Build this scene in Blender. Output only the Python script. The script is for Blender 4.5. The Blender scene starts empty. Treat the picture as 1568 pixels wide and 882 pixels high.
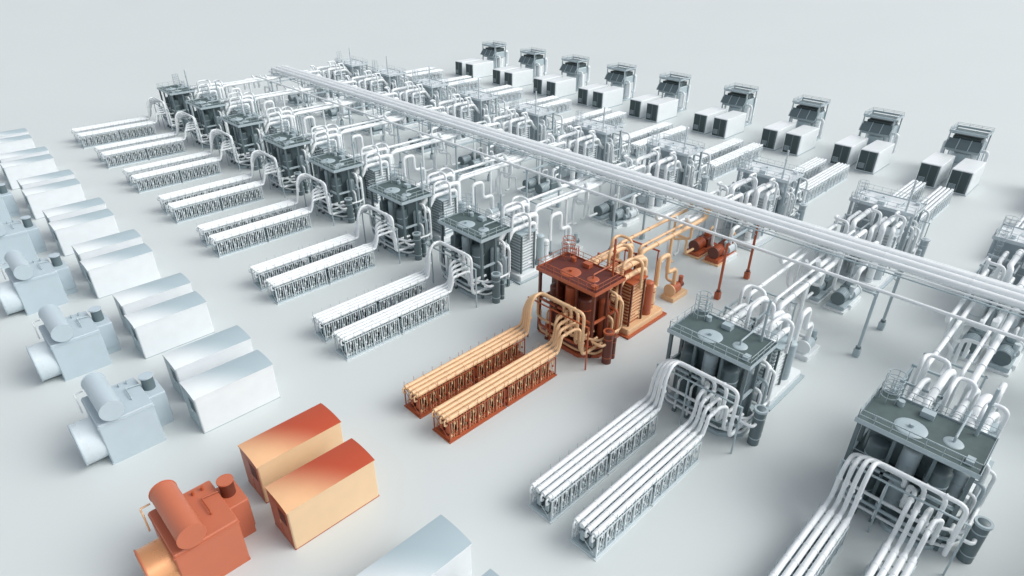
import bpy, math, random
from mathutils import Vector, Matrix
random.seed(4)
SC=bpy.context.scene; COL=SC.collection
R=math.radians

# ---------------------------------------------------------------- materials
def mat(name,col,rough=.5,metal=0.,var=.06,scale=.6,col2=None,axis=None):
    m=bpy.data.materials.new(name);m.use_nodes=True;nt=m.node_tree;b=nt.nodes["Principled BSDF"]
    b.inputs["Metallic"].default_value=metal
    tc=nt.nodes.new("ShaderNodeTexCoord");nz=nt.nodes.new("ShaderNodeTexNoise")
    nz.inputs["Scale"].default_value=scale;nz.inputs["Detail"].default_value=5
    nt.links.new(tc.outputs["Object"],nz.inputs["Vector"])
    rr=nt.nodes.new("ShaderNodeMapRange");rr.inputs[3].default_value=rough-.08;rr.inputs[4].default_value=rough+.08
    nt.links.new(nz.outputs["Fac"],rr.inputs[0]);nt.links.new(rr.outputs[0],b.inputs["Roughness"])
    mx=nt.nodes.new("ShaderNodeMix");mx.data_type='RGBA'
    c=Vector(col)
    mx.inputs[6].default_value=(*(c*(1-var)),1);mx.inputs[7].default_value=(*[min(1,v*(1+var)) for v in c],1)
    nt.links.new(nz.outputs["Fac"],mx.inputs[0]);out=mx.outputs[2]
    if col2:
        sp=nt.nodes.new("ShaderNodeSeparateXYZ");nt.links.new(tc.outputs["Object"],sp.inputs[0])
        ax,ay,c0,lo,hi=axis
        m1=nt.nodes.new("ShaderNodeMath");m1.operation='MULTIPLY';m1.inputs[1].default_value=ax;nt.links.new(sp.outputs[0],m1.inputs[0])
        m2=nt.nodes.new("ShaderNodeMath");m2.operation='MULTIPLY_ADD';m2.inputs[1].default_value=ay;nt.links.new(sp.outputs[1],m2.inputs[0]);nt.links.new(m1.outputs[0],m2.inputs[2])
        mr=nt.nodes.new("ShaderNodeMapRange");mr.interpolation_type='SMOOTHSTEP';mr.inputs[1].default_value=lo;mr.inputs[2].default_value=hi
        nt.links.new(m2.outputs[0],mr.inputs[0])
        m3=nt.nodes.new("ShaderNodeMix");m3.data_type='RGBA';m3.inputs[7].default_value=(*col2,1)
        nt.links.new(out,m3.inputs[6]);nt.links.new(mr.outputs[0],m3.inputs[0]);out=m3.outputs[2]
    nt.links.new(out,b.inputs["Base Color"])
    return m
AX=(.75,.55,0,-3.4,1.2)  # direction and extent of the lit-to-shaded ramp painted into the roofs
# slots: 0 light, 1 mid (also painted shade on enclosure -x ends), 2 dark, 3 deck, 4 roof with painted shade ramp, 5 very dark, 6 transformer, 7 frame posts, 8 duct, 9 enclosure wall
W=[mat("white_paint",(.79,.835,.85),.36),mat("grey_blue_paint",(.40,.485,.515),.42),mat("dark_grey_steel",(.12,.165,.178),.4),
   mat("deck_grating_green",(.08,.12,.12),.6,var=.25,scale=1.5),mat("roof_grey_shade_ramp",(.78,.83,.84),.5,col2=(.40,.50,.54),axis=AX),mat("louvre_dark",(.04,.065,.07),.5),  # roof colour fades from white to blue-grey, shading painted in
   mat("transformer_paint_grey",(.47,.56,.61),.45),mat("frame_paint_white",(.62,.69,.715),.45),mat("duct_paint",(.60,.68,.72),.28),mat("enclosure_paint_white",(.76,.80,.82),.5)]
O=[mat("cream_paint",(.78,.51,.29),.36,var=.1),mat("copper_paint",(.43,.105,.042),.38,var=.12),mat("dark_red_steel",(.135,.034,.019),.38),
   mat("deck_grating_red",(.115,.022,.014),.6,var=.25,scale=1.5),mat("roof_red_shade_ramp",(.80,.48,.26),.5,col2=(.48,.075,.03),axis=AX),mat("louvre_red",(.08,.022,.014),.5),  # roof colour fades from cream to red, shading painted in
   mat("transformer_paint_orange",(.53,.155,.08),.45),mat("frame_paint_copper",(.38,.105,.048),.45),mat("duct_paint_copper",(.74,.36,.17),.25,metal=.4),mat("enclosure_paint_cream",(.78,.56,.345),.5)]
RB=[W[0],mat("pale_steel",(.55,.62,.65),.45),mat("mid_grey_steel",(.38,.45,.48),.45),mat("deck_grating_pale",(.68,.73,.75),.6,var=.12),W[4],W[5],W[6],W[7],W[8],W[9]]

# ---------------------------------------------------------------- mesh builder
class MB:
    def __init__(s): s.v=[];s.f=[];s.m=[];s.sm=[]
    def add(s,vs,fs,m,smooth=False):
        o=len(s.v);s.v+=[tuple(v) for v in vs]
        for f in fs: s.f.append(tuple(i+o for i in f));s.m.append(m);s.sm.append(smooth)
    def box(s,x0,x1,y0,y1,z0,z1,m=0,c=0.,mt=None):
        if c<=0:
            vs=[(x,y,z) for z in(z0,z1) for y in(y0,y1) for x in(x0,x1)]
            fs=[(0,2,3,1),(0,1,5,4),(1,3,7,5),(3,2,6,7),(2,0,4,6)]
            s.add(vs,fs,m);s.add(vs,[(4,5,7,6)],m if mt is None else mt)
        else:
            def ring(x0,x1,y0,y1,z,c): return [(x0+c,y0,z),(x1-c,y0,z),(x1,y0+c,z),(x1,y1-c,z),(x1-c,y1,z),(x0+c,y1,z),(x0,y1-c,z),(x0,y0+c,z)]
            vs=ring(x0,x1,y0,y1,z0,c)+ring(x0,x1,y0,y1,z1-c,c)+ring(x0+c*.7,x1-c*.7,y0+c*.7,y1-c*.7,z1,c*.5)
            fs=[(k+i,k+(i+1)%8,k+8+(i+1)%8,k+8+i) for k in(0,8) for i in range(8)]
            s.add(vs,fs[:8],m);s.add(vs,fs[8:]+[tuple(range(16,24))],m if mt is None else mt)
    def tube(s,pts,r,m=0,seg=10,bend=None,cap=True):
        P=[Vector(p) for p in pts];b=bend if bend is not None else r*2.4
        Q=[P[0]]
        for i in range(1,len(P)-1):
            a,c,d=P[i-1],P[i],P[i+1];u=(a-c);w=(d-c);lu,lw=u.length,w.length
            if lu<1e-6 or lw<1e-6: continue
            u/=lu;w/=lw
            if abs(u.dot(w))>.999: Q.append(c);continue
            t=min(b,lu*.48,lw*.48)
            for k in range(6):
                q=k/5;Q.append((c+u*t)*(1-q)**2+c*2*q*(1-q)+(c+w*t)*q*q)
        Q.append(P[-1])
        T=[(Q[min(i+1,len(Q)-1)]-Q[max(i-1,0)]).normalized() for i in range(len(Q))]
        n=T[0].orthogonal().normalized();vs=[]
        for i,q in enumerate(Q):
            n=(n-T[i]*n.dot(T[i])).normalized();bb=T[i].cross(n)
            for k in range(seg):
                a=2*math.pi*k/seg;vs.append(q+(n*math.cos(a)+bb*math.sin(a))*r)
        fs=[(i*seg+k,i*seg+(k+1)%seg,(i+1)*seg+(k+1)%seg,(i+1)*seg+k) for i in range(len(Q)-1) for k in range(seg)]
        s.add(vs,fs,m,True)
        if cap:
            e=(len(Q)-1)*seg
            s.add(vs[:seg],[tuple(range(seg))[::-1]],m);s.add(vs[e:],[tuple(range(seg))],m)
    def cyl(s,p0,p1,r,m=0,seg=16,r1=None):
        if r1 is None: return s.tube([p0,p1],r,m,seg)
        a,b=Vector(p0),Vector(p1);t=(b-a).normalized();n=t.orthogonal().normalized();w=t.cross(n);vs=[]
        for c,rr in((a,r),(b,r1)):
            for k in range(seg):
                g=2*math.pi*k/seg;vs.append(c+(n*math.cos(g)+w*math.sin(g))*rr)
        s.add(vs,[(k,(k+1)%seg,seg+(k+1)%seg,seg+k) for k in range(seg)],m,True)
        s.add(vs,[tuple(range(seg))[::-1],tuple(range(seg,2*seg))],m)
    def dome(s,c,r,h,m=0,seg=20,rings=5):
        vs=[]
        for j in range(rings+1):
            a=math.pi/2*j/rings
            for k in range(seg):
                g=2*math.pi*k/seg;vs.append((c[0]+r*math.cos(a)*math.cos(g),c[1]+r*math.cos(a)*math.sin(g),c[2]+h*math.sin(a)))
        s.add(vs,[(j*seg+k,j*seg+(k+1)%seg,(j+1)*seg+(k+1)%seg,(j+1)*seg+k) for j in range(rings) for k in range(seg)],m,True)
    def vessel(s,x,y,z0,z1,r,m=0,seg=18):
        s.cyl((x,y,z0),(x,y,z1),r,m,seg);s.dome((x,y,z1),r,r*.45,m,seg)
        for z in (z0+.2*(z1-z0),z0+.8*(z1-z0)): s.cyl((x,y,z-.06),(x,y,z+.06),r*1.04,1,seg)
    def flange(s,p,d,r,m=0):
        p=Vector(p);d=Vector(d).normalized();s.tube([p-d*.07,p+d*.07],r,m,10)
    def rail(s,pts,z,h=1.1,m=1,closed=False,sp=1.3,r=.035):
        P=[Vector((p[0],p[1],z)) for p in pts]
        if closed: P.append(P[0])
        for a,b in zip(P,P[1:]):
            n=max(1,round((b-a).length/sp))
            for k in range(n+1):
                q=a.lerp(b,k/n);s.tube([q,q+Vector((0,0,h))],r,m,4)
            for hh in(h,h*.5): s.tube([a+Vector((0,0,hh)),b+Vector((0,0,hh))],r,m,4)
    def ladder(s,x,y,z0,z1,m=1,cage=True):
        for dy in(-.25,.25): s.tube([(x,y+dy,z0),(x,y+dy,z1)],.035,m,4)
        z=z0
        while z<z1: s.tube([(x,y-.25,z),(x,y+.25,z)],.025,m,4);z+=.4
        if cage:
            z=z0+2.2
            while z<z1+.1:
                s.tube([(x+.75*math.sin(a)*1.0,y+.42*math.cos(a),z) for a in [math.pi*k/8 for k in range(9)]],.03,m,4);z+=.8
            for a in (.5,1.1,1.57,2.0,2.6): s.tube([(x+.75*math.sin(a),y+.42*math.cos(a),z0+2.2),(x+.75*math.sin(a),y+.42*math.cos(a),z1)],.025,m,4)
    def mesh(s,name,pal,mirror=None,sx=1.):
        v=s.v;f=s.f
        if sx!=1.: v=[(a*sx,b,c) for a,b,c in v]
        if mirror is not None: v=[(mirror-a,b,c) for a,b,c in v];f=[q[::-1] for q in f]
        me=bpy.data.meshes.new(name);me.from_pydata(v,[],f)
        for p in pal: me.materials.append(p)
        me.polygons.foreach_set("material_index",s.m);me.polygons.foreach_set("use_smooth",s.sm);me.update()
        return me
def put(name,me,loc=(0,0,0),rz=0):
    o=bpy.data.objects.new(name,me);o.location=loc;o.rotation_euler=(0,0,rz);COL.objects.link(o);return o

# ---------------------------------------------------------------- skid  (x 0..17, y 0..2.9, z 0..3.1)
def skid():
    b=MB()
    for y in (.42,1.1,1.78,2.46):
        b.tube([(0,y,3.0),(17.05,y,3.0)],.27,0,12)
        for i in range(8): b.flange((.5+i*2.3,y,3.0),(1,0,0),.31,0)
    for s0,s1 in((0,8.35),(8.65,17.0)):
        b.box(s0-.05,s1+.05,-.1,3.0,0,.12,7); b.box(s0+.1,s1-.1,.1,2.8,.12,.3,1)
        n=6;dx=(s1-s0-.3)/n
        for i in range(n+1):
            x=s0+.15+dx*i
            for y in(.08,2.82): b.box(x-.055,x+.055,y-.055,y+.055,.3,2.75,7)
            b.box(x-.05,x+.05,.14,2.76,2.6,2.7,1)
            for y in(.1,2.8): b.tube([(x,y,2.7),(x,y,3.6)],.025,1,4)
        for y in(.1,2.8):
            b.box(s0+.1,s1-.1,y-.04,y+.04,2.62,2.72,7)
        for i in range(n):
            x=s0+.15+dx*(i+.5)
            for yy in(.95,1.95):
                for k in range(4): b.box(x-.42+k*.22,x-.27+k*.22,yy-.2,yy+.2,.6,1.75,(1,2,2,2)[k])
                b.box(x-.5,x+.5,yy-.25,yy+.25,.4,.56,2)
            for j,dxx in enumerate((-.40,-.05,.32)):
                for y in(.2,2.7):
                    h=.7+.3*((i*3+j*2)%4)
                    b.tube([(x+dxx,y,.35),(x+dxx,y,h),(x+dxx+.12,y,h+.5),(x+dxx+.12,y,2.75)],.045,0,5)
                    b.box(x+dxx-.08,x+dxx+.08,y-.09,y+.09,h-.1,h+.12,(0,7,1)[j])
            b.cyl((x+.1,.2,2.1),(x+.1,.2,2.4),.12,0,8);b.cyl((x-.3,2.7,2.0),(x-.3,2.7,2.3),.12,0,8)
            b.tube([(x-.5,.16,.7),(x+.5,.16,.7)],.05,1,5);b.tube([(x-.5,2.75,.7),(x+.5,2.75,.7)],.05,1,5)
        b.tube([(s0+.06,.1,.3),(s0+.06,2.8,2.6)],.04,1,4)
    for y in(.42,1.1,2.46):
        b.tube([(0,y,3.0),(-.25,y,3.0),(-.25,y,2.3),(.1,y,2.3)],.1,0,6)
    return b
# ---------------------------------------------------------------- rectifier enclosure
def rect():
    b=MB()
    b.box(-4.42,4.42,-1.99,1.99,0,.1,1)
    b.box(-4.4,4.4,-1.98,1.98,.1,4.8,9,c=.1)
    n=10;vs=[]
    for i in range(n+1):
        t=-1+2*i/n;y=2.02*t;z=4.82+.2*(1-t*t)
        vs+=[(-4.46,y,z),(4.46,y,z)]
    b.add(vs,[(2*i,2*i+1,2*i+3,2*i+2) for i in range(n)],4,True)  # roof skin, lit-to-shaded ramp is in its colour
    for x in(-4.46,4.46):
        k=0 if x<0 else 1
        b.add([vs[2*i+k] for i in range(n+1)]+[(x,2.02,4.7),(x,-2.02,4.7)],[tuple(range(n+3)) if k==0 else tuple(range(n+3))[::-1]],1 if k==0 else 9)  # -x gable takes the darker tone as painted shade
    for y in(-2.02,2.02): b.add([(-4.46,y,4.7),(4.46,y,4.7),(4.46,y,4.82),(-4.46,y,4.82)],[(0,1,2,3)],9)
    b.box(-4.42,-4.4,-1.86,1.86,.2,4.7,1)  # -x end plate and doors in darker tone, shade painted into the colour
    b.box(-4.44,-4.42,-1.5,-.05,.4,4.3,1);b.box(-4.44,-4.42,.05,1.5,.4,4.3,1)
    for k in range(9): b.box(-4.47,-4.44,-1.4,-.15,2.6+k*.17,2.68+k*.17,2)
    b.box(-4.5,-4.44,-.1,-.06,2,2.5,0)
    return b
# ---------------------------------------------------------------- transformer
def transformer():
    b=MB()
    b.box(-2.62,2.62,-3.02,3.02,0,.2,6)
    b.box(-2.6,2.6,-3.0,3.0,.2,5.2,6,c=.1)
    b.box(-2.65,2.65,-3.05,3.05,4.8,4.9,6)
    b.box(2.6,4.4,-.6,2.6,.9,4.3,6,c=.1)
    b.box(2.6,4.3,-.5,2.5,0,.9,6)
    b.cyl((-4.5,-.6,2.35),(-2.6,-.6,2.35),2.25,8,48)
    b.cyl((-4.62,-.6,2.35),(-4.5,-.6,2.35),2.33,6,48)
    b.cyl((-4.66,-.6,2.35),(-4.63,-.6,2.35),2.0,8,48)
    b.cyl((-1.0,-3.3,6.5),(-1.0,2.9,6.5),1.08,6,32)
    for y in(-3.32,2.92): b.cyl((-1.0,y-.05,6.5),(-1.0,y+.05,6.5),1.13,6,32)
    for y in(-2,1.6): b.box(-1.5,-.5,y-.12,y+.12,5.2,5.9,1)
    b.tube([(-2.2,3,5.9),(-3.0,3,5.9),(-3.0,2.2,5.9),(-3.0,2.2,3.9)],.08,0,6)
    b.cyl((3.4,1.2,4.3),(3.4,1.2,5.8),.62,2,18);b.cyl((3.4,1.2,5.8),(3.4,1.2,5.95),.72,6,18)
    b.tube([(1.2,-1,5.2),(1.2,-1,5.5),(1.2,1,5.5),(2.6,1,5.3)],.07,1,6)
    for x in(.9,1.7): b.cyl((x,2.2,5.2),(x,2.2,5.6),.13,1,10)
    return b
# ---------------------------------------------------------------- main tower module (x 17..56)
def tower():
    b=MB()
    X0,X1,Y0,Y1,Z=22.6,28.2,-.7,8.6,9.7
    b.box(X0-.2,29.4,Y0+.4,Y1-.4,0,.25,1)
    cx,cy=24.9,2.0
    def octo(r,z0,z1,m):
        vs=[(cx+r*math.cos(R(22.5+45*k)),cy+r*1.05*math.sin(R(22.5+45*k)),z) for z in(z0,z1) for k in range(8)]
        b.add(vs,[(k,(k+1)%8,8+(k+1)%8,8+k) for k in range(8)]+[tuple(range(8,16))],m)
    octo(3.5,0,.5,1);octo(3.2,.5,1.4,2)
    for x in(X0+.15,(X0+X1)/2,X1-.15):
        for y in(Y0+.15,Y1-.15): b.box(x-.17,x+.17,y-.17,y+.17,.1,Z-.3,2)
    for y in (2.2,5.4): b.box(X0+.02,X0+.3,y-.14,y+.14,.1,Z-.3,2)
    z=5.0
    b.box(X0,X1,Y0+.02,Y0+.25,z,z+.3,1);b.box(X0+.02,X0+.25,Y0+.26,Y1-.26,z,z+.3,1);b.box(X0,X1,Y1-.25,Y1-.02,z,z+.3,1)
    b.box(X0+1,X1,Y0+3,Y1-.3,z+.05,z+.15,3)
    b.rail([(X0+.1,Y0+3),(X0+.1,Y1-.2)],z+.3,1,1)
    b.box(24.6,X1-.4,1.0,Y1-.7,.5,Z-.35,2,c=.2)
    b.vessel(23.9,1.6,1.4,7.4,.95,2);b.vessel(23.9,4.0,1.0,8.2,.8,1);b.vessel(24.0,6.6,.6,7.2,.9,2)
    b.vessel(26.0,.2,1.0,6.8,.7,1)
    b.box(X0-.2,X1+.2,Y0-.2,Y1+.2,Z-.35,Z,2);b.box(X0-.02,X1+.02,Y0-.02,Y1+.02,Z,Z+.05,3)
    for a in((X0-.26,X0-.2,Y0-.26,Y1+.26),(X1+.2,X1+.26,Y0-.26,Y1+.26)): b.box(*a,Z-.3,Z+.2,1)
    for a in((X0-.2,X1+.2,Y0-.26,Y0-.2),(X0-.2,X1+.2,Y1+.2,Y1+.26)): b.box(*a,Z-.3,Z+.2,1)
    b.dome((24.6,4.9,Z+.05),1.35,.16,1,28);b.dome((25.2,1.7,Z+.05),.8,.14,1,24)
    b.cyl((24.6,4.9,Z+.15),(24.6,4.9,Z+.5),.22,1,12);b.cyl((27.2,6.6,Z),(27.2,6.6,Z+.6),.3,1,12)
    b.box(26.9,27.7,3.8,4.9,Z+.05,Z+.6,1);b.box(23.1,23.9,-.2,.4,Z+.05,Z+.5,1)
    b.tube([(25.2,1.7,Z),(25.2,1.7,Z+.7),(27.5,1.7,Z+.7),(30,1.7,Z+.7)],.11,1,8)
    b.tube([(23.4,7.6,Z),(23.4,7.6,Z+.5),(23.4,0,Z+.5),(24,0,Z+.1)],.07,1,6)
    b.rail([(X0-.1,Y0-.1),(X1+.1,Y0-.1),(X1+.1,Y1+.1),(X0-.1,Y1+.1)],Z,1.15,1,True)
    b.cyl((27.7,.6,Z),(27.7,.6,Z+5.2),.15,1,10);b.cyl((27.7,.6,Z+3.4),(27.7,.6,Z+3.6),.24,1,10)
    b.ladder(X1+.25,Y1-1,.3,Z+1.3,1)
    for k in range(5): b.tube([(X1-.9+.8*math.cos(a),Y1-.9+.8*math.sin(a),Z+.6+k*.6) for a in [2*math.pi*j/12 for j in range(13)]],.045,1,4)
    for j in range(6):
        a=2*math.pi*j/6;b.tube([(X1-.9+.8*math.cos(a),Y1-.9+.8*math.sin(a),Z),(X1-.9+.8*math.cos(a),Y1-.9+.8*math.sin(a),Z+3.0)],.04,1,4)
    # feed pipes from back skid : rise, long run towards -y, drop at tower front
    for k,y in enumerate((5.82,6.5,7.18,7.86)):
        zt=8.1-.55*k;yt=(-1.2,.3,1.9,3.5)[k];xt=(20.2,20.9,21.5,22.0)[k]
        b.tube([(17,y,3),(17.7+.35*k,y,3),(18.0+.35*k,y,4.4),(18.2+.35*k,y,zt-1.2),(18.9+.35*k,y,zt),(xt,y,zt),(xt,yt,zt),(xt,yt,2.0+1.1*k),(24.2,yt,2.0+1.1*k)],.2,0,12,bend=.85)
        b.flange((xt,yt+1.6,zt),(0,1,0),.27,0);b.flange((xt,yt,3.9+.9*k),(0,0,1),.27,0);b.flange((18.2+.35*k,y,5.2),(0,0,1),.26,0)
    for k,y in enumerate((.42,1.1,1.78,2.46)):
        xr=17.5+.4*k;zt=5.0+.35*k
        b.tube([(17,y,3),(xr,y,3),(xr+.5,y,4.2),(xr+.6,y,zt),(20.4+.3*k,y,zt),(21.0+.3*k,y-.5+.35*k,zt),(21.2+.3*k,y-.5+.35*k,1.5+.45*k),(24.0,y-.5+.35*k,1.5+.45*k)],.2,0,12,bend=.85)
        b.flange((xr+1.4,y,zt),(1,0,0),.27,0);b.flange((21.2+.3*k,y-.5+.35*k,3.0+.3*k),(0,0,1),.27,0)
    for y in(-1.8,4.4,8.3):
        b.box(20.35,20.5,y-.08,y+.08,0,6.2,1)
    b.box(20.35,20.5,-1.9,8.4,6.2,6.35,1)
    for k,z in enumerate((.9,1.9,3.2)):
        b.tube([(22.0-.25*k,7.6,z+3),(22.0-.25*k,7.6,z),(21.9-.25*k,1.2,z),(22.9,-1.3-.25*k,z),(25.8+.6*k,-1.4-.25*k,z),(25.8+.6*k,-1.4-.25*k,z+4.2),(25.8+.6*k,0,z+4.2)],.17,(0,1,0)[k],8,bend=.7)
    for y in(4.6,6.2):
        b.tube([(21.9,y,.4),(21.9,y,4.4),(23.2,y,4.4)],.14,0,8);b.cyl((21.9,y,2.0),(21.9,y,2.5),.27,1,10);b.box(21.7,22.1,y-.2,y+.2,0,.4,2)
    b.vessel(23.6,-2.6,0,4.6,.6,2);b.cyl((23.6,-2.6,4.5),(23.6,-2.6,4.75),.72,1,18)
    b.vessel(24.9,-2.5,0,3.2,.36,2,14)
    b.tube([(23.6,-2.6,3),(22.3,-2.6,3),(22.3,-.9,3),(23.5,-.9,3)],.18,0,8)
    for k,(x,z) in enumerate(((26.6,8.2),(27.5,7.4))):
        b.tube([(x,.2,z),(x,-1.2,z),(x,-1.2,1.2+.6*k),(x,.1,1.2+.6*k)],.2,0,8,bend=.6)
    # ---- heat exchanger section
    b.box(30.0,38.3,-1.2,3.4,.25,1.1,0,c=.12);b.box(29.6,38.8,-1.6,3.9,0,.25,1)
    b.box(31.0,33.6,-.2,2.8,1.1,7.4,1)
    for k in range(12):
        z=1.6+k*.5;b.box(30.86,33.74,-.42,2.94,z,z+.16,0)
    for x in(30.9,33.7):
        for y in(-.5,3.0): b.box(x-.11,x+.11,y-.11,y+.11,1.1,7.6,2)
    b.box(30.6,34.0,-.7,3.2,7.6,7.8,1)
    b.vessel(35.4,-.1,1.1,6.0,.7,1);b.vessel(37.3,.4,1.1,4.4,.55,0)
    b.cyl((34.8,2.3,2.4),(38.0,2.3,2.4),.8,1,20);b.cyl((34.6,2.3,2.4),(34.8,2.3,2.4),.9,0,20)
    for x in(30.2,34.6,38.4):
        for y in(4.4,8.2): b.box(x-.12,x+.12,y-.12,y+.12,.0,7.8,2 if y<5 else 1)
        b.box(x-.1,x+.1,4.52,8.08,7.5,7.75,1)
    for y in(4.4,8.2): b.box(30.32,38.28,y-.1,y+.1,7.25,7.48,1)
    b.box(30.4,35,4.7,8.0,4.4,4.55,3);b.rail([(30.4,4.6),(35,4.6)],4.55,1,1)
    b.vessel(32,6.4,.1,4.4,1.0,1);b.vessel(36.6,6.3,.1,6.3,.9,0)
    b.cyl((31,6.2,5.9),(35.4,6.2,5.9),.7,0,20)
    for k in range(3): b.cyl((31.4+k*1.7,6.2,5.9),(31.55+k*1.7,6.2,5.9),.76,1,20)
    for k,(y,r,z,xe) in enumerate(((.3,.34,8.6,33.2),(1.4,.42,9.2,34.6),(2.5,.34,8.7,35.8),(5.0,.38,9.3,36.4),(6.4,.28,8.6,34.4))):
        b.tube([(27.6,y,z-2.4),(28.9,y,z-1.4),(29.6,y,z),(xe,y,z),(xe+1.0,y-.3,z),(xe+1.0,y-.3,2.2+.5*k),(xe-.6,y-.3,2.2+.5*k)],r,0,12,bend=1.1)
        for x in(30.8,32.6): b.flange((x,y,z),(1,0,0),r*1.2,0)
        b.flange((xe+1.0,y-.3,6),(0,0,1),r*1.2,0)
    for k,y in enumerate((.9,3.9)):
        b.tube([(30.2+k,y,7.5),(30.2+k,y,10.5+.4*k),(32.4+k*1.6,y,10.5+.4*k),(32.4+k*1.6,y-1.6,10.5+.4*k),(32.4+k*1.6,y-1.6,6.5)],.22,0,10,bend=.9)
    b.tube([(36.5,7.4,4),(36.5,7.4,9.7),(38.2,7.4,9.7),(38.2,5.2,9.7),(38.2,5.2,5),(37,5.2,5)],.22,0,10,bend=.9)
    for yy in(.6,):
        b.box(42.0,46,yy-1.1,yy+1.1,0,.7,0,c=.1);b.cyl((42.6,yy,1.6),(44.4,yy,1.6),.8,1,18);b.cyl((44.4,yy,1.6),(45.6,yy,1.6),.5,2,16)
        b.cyl((42.4,yy,1.6),(42.6,yy,1.6),.95,0,18);b.cyl((44.9,yy-.2,2.0),(44.9,yy-.2,3.2),.35,1,12)
        b.tube([(43.4,yy,2.2),(43.4,yy,5.0),(41,yy,5.0),(41,yy,8.2),(38.5,yy,8.2),(38.5,yy,4)],.32,0,10,bend=.9)
        b.tube([(45,yy+.6,1.6),(45,yy+2.3,1.6),(45,yy+2.3,8.7)],.24,0,10,bend=.7)
    for k,(y,z,r,xs) in enumerate(((2.9,8.9,.34,37.2),(4.0,8.9,.2,38.4),(7.0,8.6,.26,37.6))):
        b.tube([(xs,y,z-4.5),(xs,y,z),(46,y,z),(54.2+k*1.1,y,z),(54.9+k*1.1,y,z+1.2)],r,0,10,bend=.9)
        for x in(41,45,50): b.flange((x,y,z),(1,0,0),r*1.25,0)
    for x in(40.6,):
        for y in(2.2,7.8): b.tube([(x,y,0),(x,y,8.3)],.11,1,8);b.box(x-.25,x+.25,y-.25,y+.25,0,.5,2)
        b.box(x-.1,x+.1,2.0,8.0,8.1,8.3,1)
    b.tube([(50.5,2.9,8.9),(50.5,2.9,6.4),(50.5,6.0,6.4),(50.5,6.0,1.2),(51.5,6.0,1.2)],.22,0,8,bend=.7)
    b.tube([(52.5,7.0,8.6),(52.5,7.0,4.4),(54.5,5.6,4.4),(54.5,5.6,1.6),(57,5.6,1.6)],.22,0,8,bend=.7)
    return b
# ---------------------------------------------------------------- pump/compressor pair
def pumps():
    b=MB()
    for yy in(0,3.6):
        b.box(-.2,6.4,yy-1.45,yy+1.45,0,.3,0);b.box(.1,6.1,yy-1.25,yy+1.25,.3,.9,1,c=.08)
        b.cyl((.5,yy,1.85),(2.7,yy,1.85),.9,1,20);b.cyl((.3,yy,1.85),(.5,yy,1.85),1.0,2,20)
        for k in range(5): b.cyl((.8+k*.4,yy,1.85),(.88+k*.4,yy,1.85),.97,1,20)
        b.box(3.0,5.7,yy-.9,yy+.9,.9,2.6,2,c=.2);b.cyl((4.3,yy,2.6),(4.3,yy,3.2),.5,1,14)
        b.cyl((2.7,yy,1.85),(3.0,yy,1.85),.3,0,10)
        b.tube([(5.2,yy,2.5),(5.2,yy,3.6),(6.8,yy,3.6),(6.8,yy,.5)],.2,0,8,bend=.6)
    return b
# ---------------------------------------------------------------- far control container + cooler
def container():
    b=MB()
    b.box(-.1,10.1,-.1,4.1,0,.2,1);b.box(0,10,0,4,.2,5.0,0,c=.12)
    b.box(-.04,0.0,.2,3.8,.35,4.8,5)
    b.box(-.08,-.04,.2,.5,.35,4.8,2);b.box(-.08,-.04,1.9,2.1,.35,4.8,2)
    for k in range(5): b.box(-.1,-.04,2.3,3.6,.9+k*.25,1.0+k*.25,1)
    return b
def cooler():
    b=MB()
    b.box(0,6,0,7,0,.3,1)
    b.cyl((1.4,3.5,.3),(1.4,3.5,4.8),1.9,1,24,r1=1.6);b.dome((1.4,3.5,4.8),1.6,.5,1)
    b.cyl((4.2,1.6,.3),(4.2,1.6,5),1.2,0,20);b.cyl((4.2,5.2,.3),(4.2,5.2,5),1.2,0,20)
    b.cyl((-.7,1.0,2.0),(-.7,5.0,2.0),1.0,1,20)
    for x in(.3,5.7):
        for y in(.2,6.8): b.box(x-.13,x+.13,y-.13,y+.13,0,9.4,1)
    b.box(.1,5.9,.4,6.6,5.2,7.2,1,c=.2)
    vs=[(-.9,.1,6.0),(-.9,6.9,6.0),(.6,6.9,7.9),(.6,.1,7.9)]
    b.add(vs+[(a+.6,y,z-.2) for a,y,z in vs],[(0,3,2,1),(4,5,6,7),(0,1,5,4),(2,3,7,6),(1,2,6,5),(3,0,4,7)],2)
    for y in(.1,2.35,4.65,6.9): b.tube([(-.94,y,6.0),(.56,y,8.0)],.09,1,6)
    b.box(1.0,5.4,.8,6.2,7.2,8.3,5)
    b.box(.1,.4,-.1,7.1,9.2,9.6,1);b.box(5.6,5.9,-.1,7.1,9.2,9.6,1);b.box(.4,5.6,-.1,.2,9.2,9.6,1);b.box(.4,5.6,6.8,7.1,9.2,9.6,1)
    b.box(.5,5.5,.3,6.7,8.9,9.0,2)
    b.rail([(.2,0),(5.8,0),(5.8,7),(.2,7)],9.6,.6,1,True,2.3,.04)
    b.tube([(6,1,7),(7.3,1,7),(7.3,1,2),(6,1,2)],.4,0,10,bend=1);b.tube([(1.5,.4,6),(1.5,-1.1,6),(1.5,-1.1,1.5),(1.5,.5,1.5)],.35,0,10,bend=.9)
    b.tube([(4.5,6.6,6),(4.5,8.0,6),(4.5,8.0,1.5)],.3,0,10,bend=.8)
    b.ladder(.2,-.4,.3,9.6,1,False)
    return b

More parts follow.
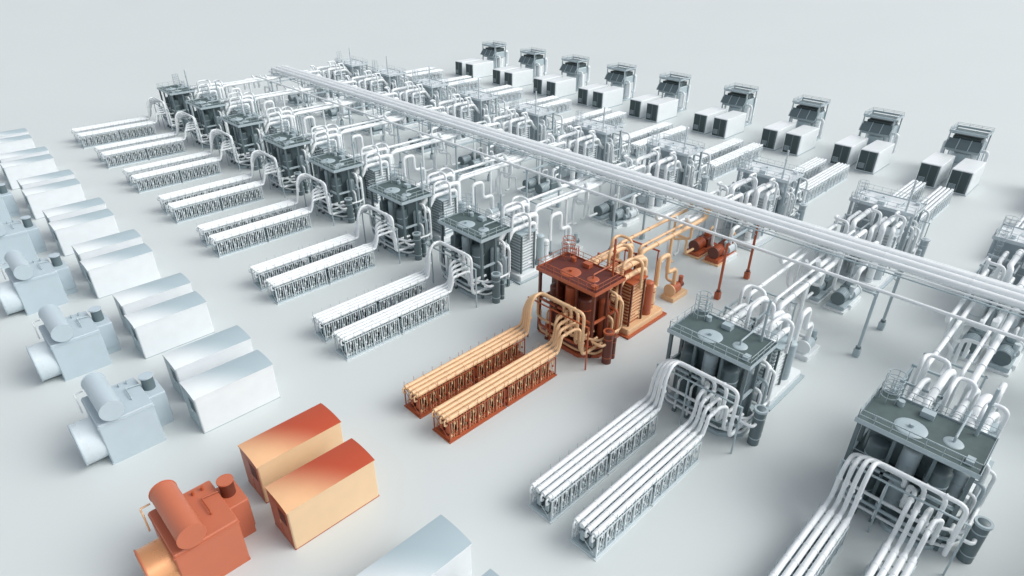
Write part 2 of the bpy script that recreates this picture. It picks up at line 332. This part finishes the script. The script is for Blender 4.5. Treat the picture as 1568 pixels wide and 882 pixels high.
SK=skid();RE=rect();TR=transformer();TO=tower();PU=pumps();CO=container();CL=cooler()
MIR=105.
me={}
for key,pal in(("w",W),("o",O)):
    me["sk"+key]=SK.mesh("electrolyser_skid_mesh_"+key,pal);me["re"+key]=RE.mesh("rectifier_mesh_"+key,pal)
    me["tr"+key]=TR.mesh("transformer_mesh_"+key,pal);me["to"+key]=TO.mesh("tower_mesh_"+key,pal);me["pu"+key]=PU.mesh("pump_mesh_"+key,pal)
me["sk2"]=SK.mesh("electrolyser_skid_mesh_far",RB,sx=1.3);me["to2"]=TO.mesh("tower_mesh_far",RB,mirror=MIR)
me["co"]=CO.mesh("container_mesh",W);me["cl"]=CL.mesh("cooler_mesh",W)
off={-1:.0,1:.5,2:-.6,3:0,4:-1.,5:-.2,6:.6,7:.5}
FY={-1:-18.8,0:-.7,1:16.7,2:36,3:57,4:76.5,5:95.5,6:115,7:135}
for i in range(-3,8):
    k="o" if i==0 else "w";y=20*i+off.get(i,0)
    put("electrolyser_skid",me["sk"+k],(0,y,0));put("electrolyser_skid",me["sk"+k],(0.1,y+5.4,0))
    put("gas_separator_tower",me["to"+k],(0,y,0));put("compressor_pump_set",me["pu"+k],(57.2,y+2.2,0))
    put("rectifier_enclosure",me["re"+k],(-13.9,y+1.25,0));put("rectifier_enclosure",me["re"+k],(-13.4,y+8.0,0))
    put("power_transformer",me["tr"+k],(-24.2,y+4.2,0))
    yr=20*i+1
    put("gas_purification_tower",me["to2"],(0,yr,0))
    for dy in(1.2,6.2): put("electrolyser_skid",me["sk2"],(92.5,yr+dy,0))
    yf=FY.get(i,20*i+.5)
    put("control_container",me["co"],(122,yf,0));put("control_container",me["co"],(122,yf+5.8,0))
    put("cooling_radiator_unit",me["cl"],(134.5,yf+2,0))

# ---------------------------------------------------------------- pipe rack
b=MB();YA,YB=-75,149
for k,(x,z,r) in enumerate(((55.3,10.4,.45),(56.7,10.5,.6),(58.2,10.5,.6),(59.5,10.35,.4))):
    b.tube([(x,YA,z),(x,YB,z)],r,0,20)
    y=YA+3
    while y<YB: b.tube([(x,y-.08,z),(x,y+.08,z)],r*1.07,0,20);y+=10
for x,z,r in((54.4,10.0,.13),(48.0,9.9,.22),(48.6,9.75,.11)): b.tube([(x,YA,z),(x,YB-(4 if x<50 else 0),z)],r,0,8)
b.box(53.7,53.85,YA,YB,9.72,9.9,1);b.box(60.2,60.35,YA,YB,9.72,9.9,1)
y=-64.3
while y<150:
    q=10 if abs(y+4.3)<1 else 0
    for x in(48,57):
        b.tube([(x,y,.2),(x,y,9.4)],.2,1+q,10);b.box(x-.4,x+.4,y-.4,y+.4,0,1.2,1+q,c=.1);b.cyl((x,y,1.2),(x,y,1.5),.32,2+q,12)
    b.box(47.2,60.8,y-.14,y+.14,9.4,9.7,1);b.tube([(57,y,7.6),(53.6,y,9.4)],.08,1,6)
    b.tube([(57,y,7.6),(60.3,y,9.4)],.08,1,6)
    b.box(53.5,60.6,y+9.9,y+10.1,9.45,9.7,1)
    y+=20
for k,x in enumerate((55.3,56.7,58.2,59.5)):
    b.tube([(x,YB-.5,10.45),(x,YB+1.2,10.45),(x,YB+1.2,8.2),(x-9,YB+1.2,8.2),(x-9,YB+1.2,5.5)],.34,0,10,bend=1)
put("pipe_rack",b.mesh("pipe_rack_mesh",W+O))

# ---------------------------------------------------------------- ground
g=bpy.data.meshes.new("ground");g.from_pydata([(-1500,-1500,0),(2500,-1500,0),(2500,2500,0),(-1500,2500,0)],[],[(0,1,2,3)])
gm=mat("pale_concrete_ground",(.605,.652,.652),.5,var=.025,scale=.03);g.materials.append(gm);put("ground",g)

# ---------------------------------------------------------------- light
SD=Vector((.50,-.62,.80)).normalized()
el=math.asin(SD.z);az=math.atan2(SD.x,SD.y)
w=bpy.data.worlds.new("World");SC.world=w;w.use_nodes=True;nt=w.node_tree
sk=nt.nodes.new("ShaderNodeTexSky");sk.sky_type='NISHITA';sk.sun_disc=False;sk.sun_elevation=el;sk.sun_rotation=az;sk.dust_density=3;sk.air_density=1.
hs=nt.nodes.new("ShaderNodeHueSaturation");hs.inputs["Saturation"].default_value=.25;hs.inputs["Value"].default_value=1.15
nt.links.new(sk.outputs[0],hs.inputs["Color"]);nt.links.new(hs.outputs[0],nt.nodes["Background"].inputs[0])
nt.nodes["Background"].inputs[1].default_value=.15
l=bpy.data.lights.new("sun","SUN");l.energy=1.35;l.angle=R(45);l.color=(1,.99,.965)
lo=put("sun",l);lo.rotation_euler=(-SD).to_track_quat('-Z','Y').to_euler()

# ---------------------------------------------------------------- camera
f,tilt,roll,pan=962.6,.5262,.0058,.7935
fw=Vector((math.cos(pan)*math.cos(tilt),math.sin(pan)*math.cos(tilt),-math.sin(tilt)))
r=Vector((math.sin(pan),-math.cos(pan),0));u=r.cross(fw)
r2=r*math.cos(roll)+u*math.sin(roll);u2=-r*math.sin(roll)+u*math.cos(roll)
c=bpy.data.cameras.new("camera");c.sensor_width=36;c.lens=36*f/1568;c.clip_end=5000;c.clip_start=.5
co=put("camera",c);co.matrix_world=Matrix(((r2.x,u2.x,-fw.x,-30.3878),(r2.y,u2.y,-fw.y,-40.2552),(r2.z,u2.z,-fw.z,48.4355),(0,0,0,1)))
SC.camera=co
SC.view_settings.view_transform='Standard';SC.view_settings.look='None';SC.view_settings.exposure=0
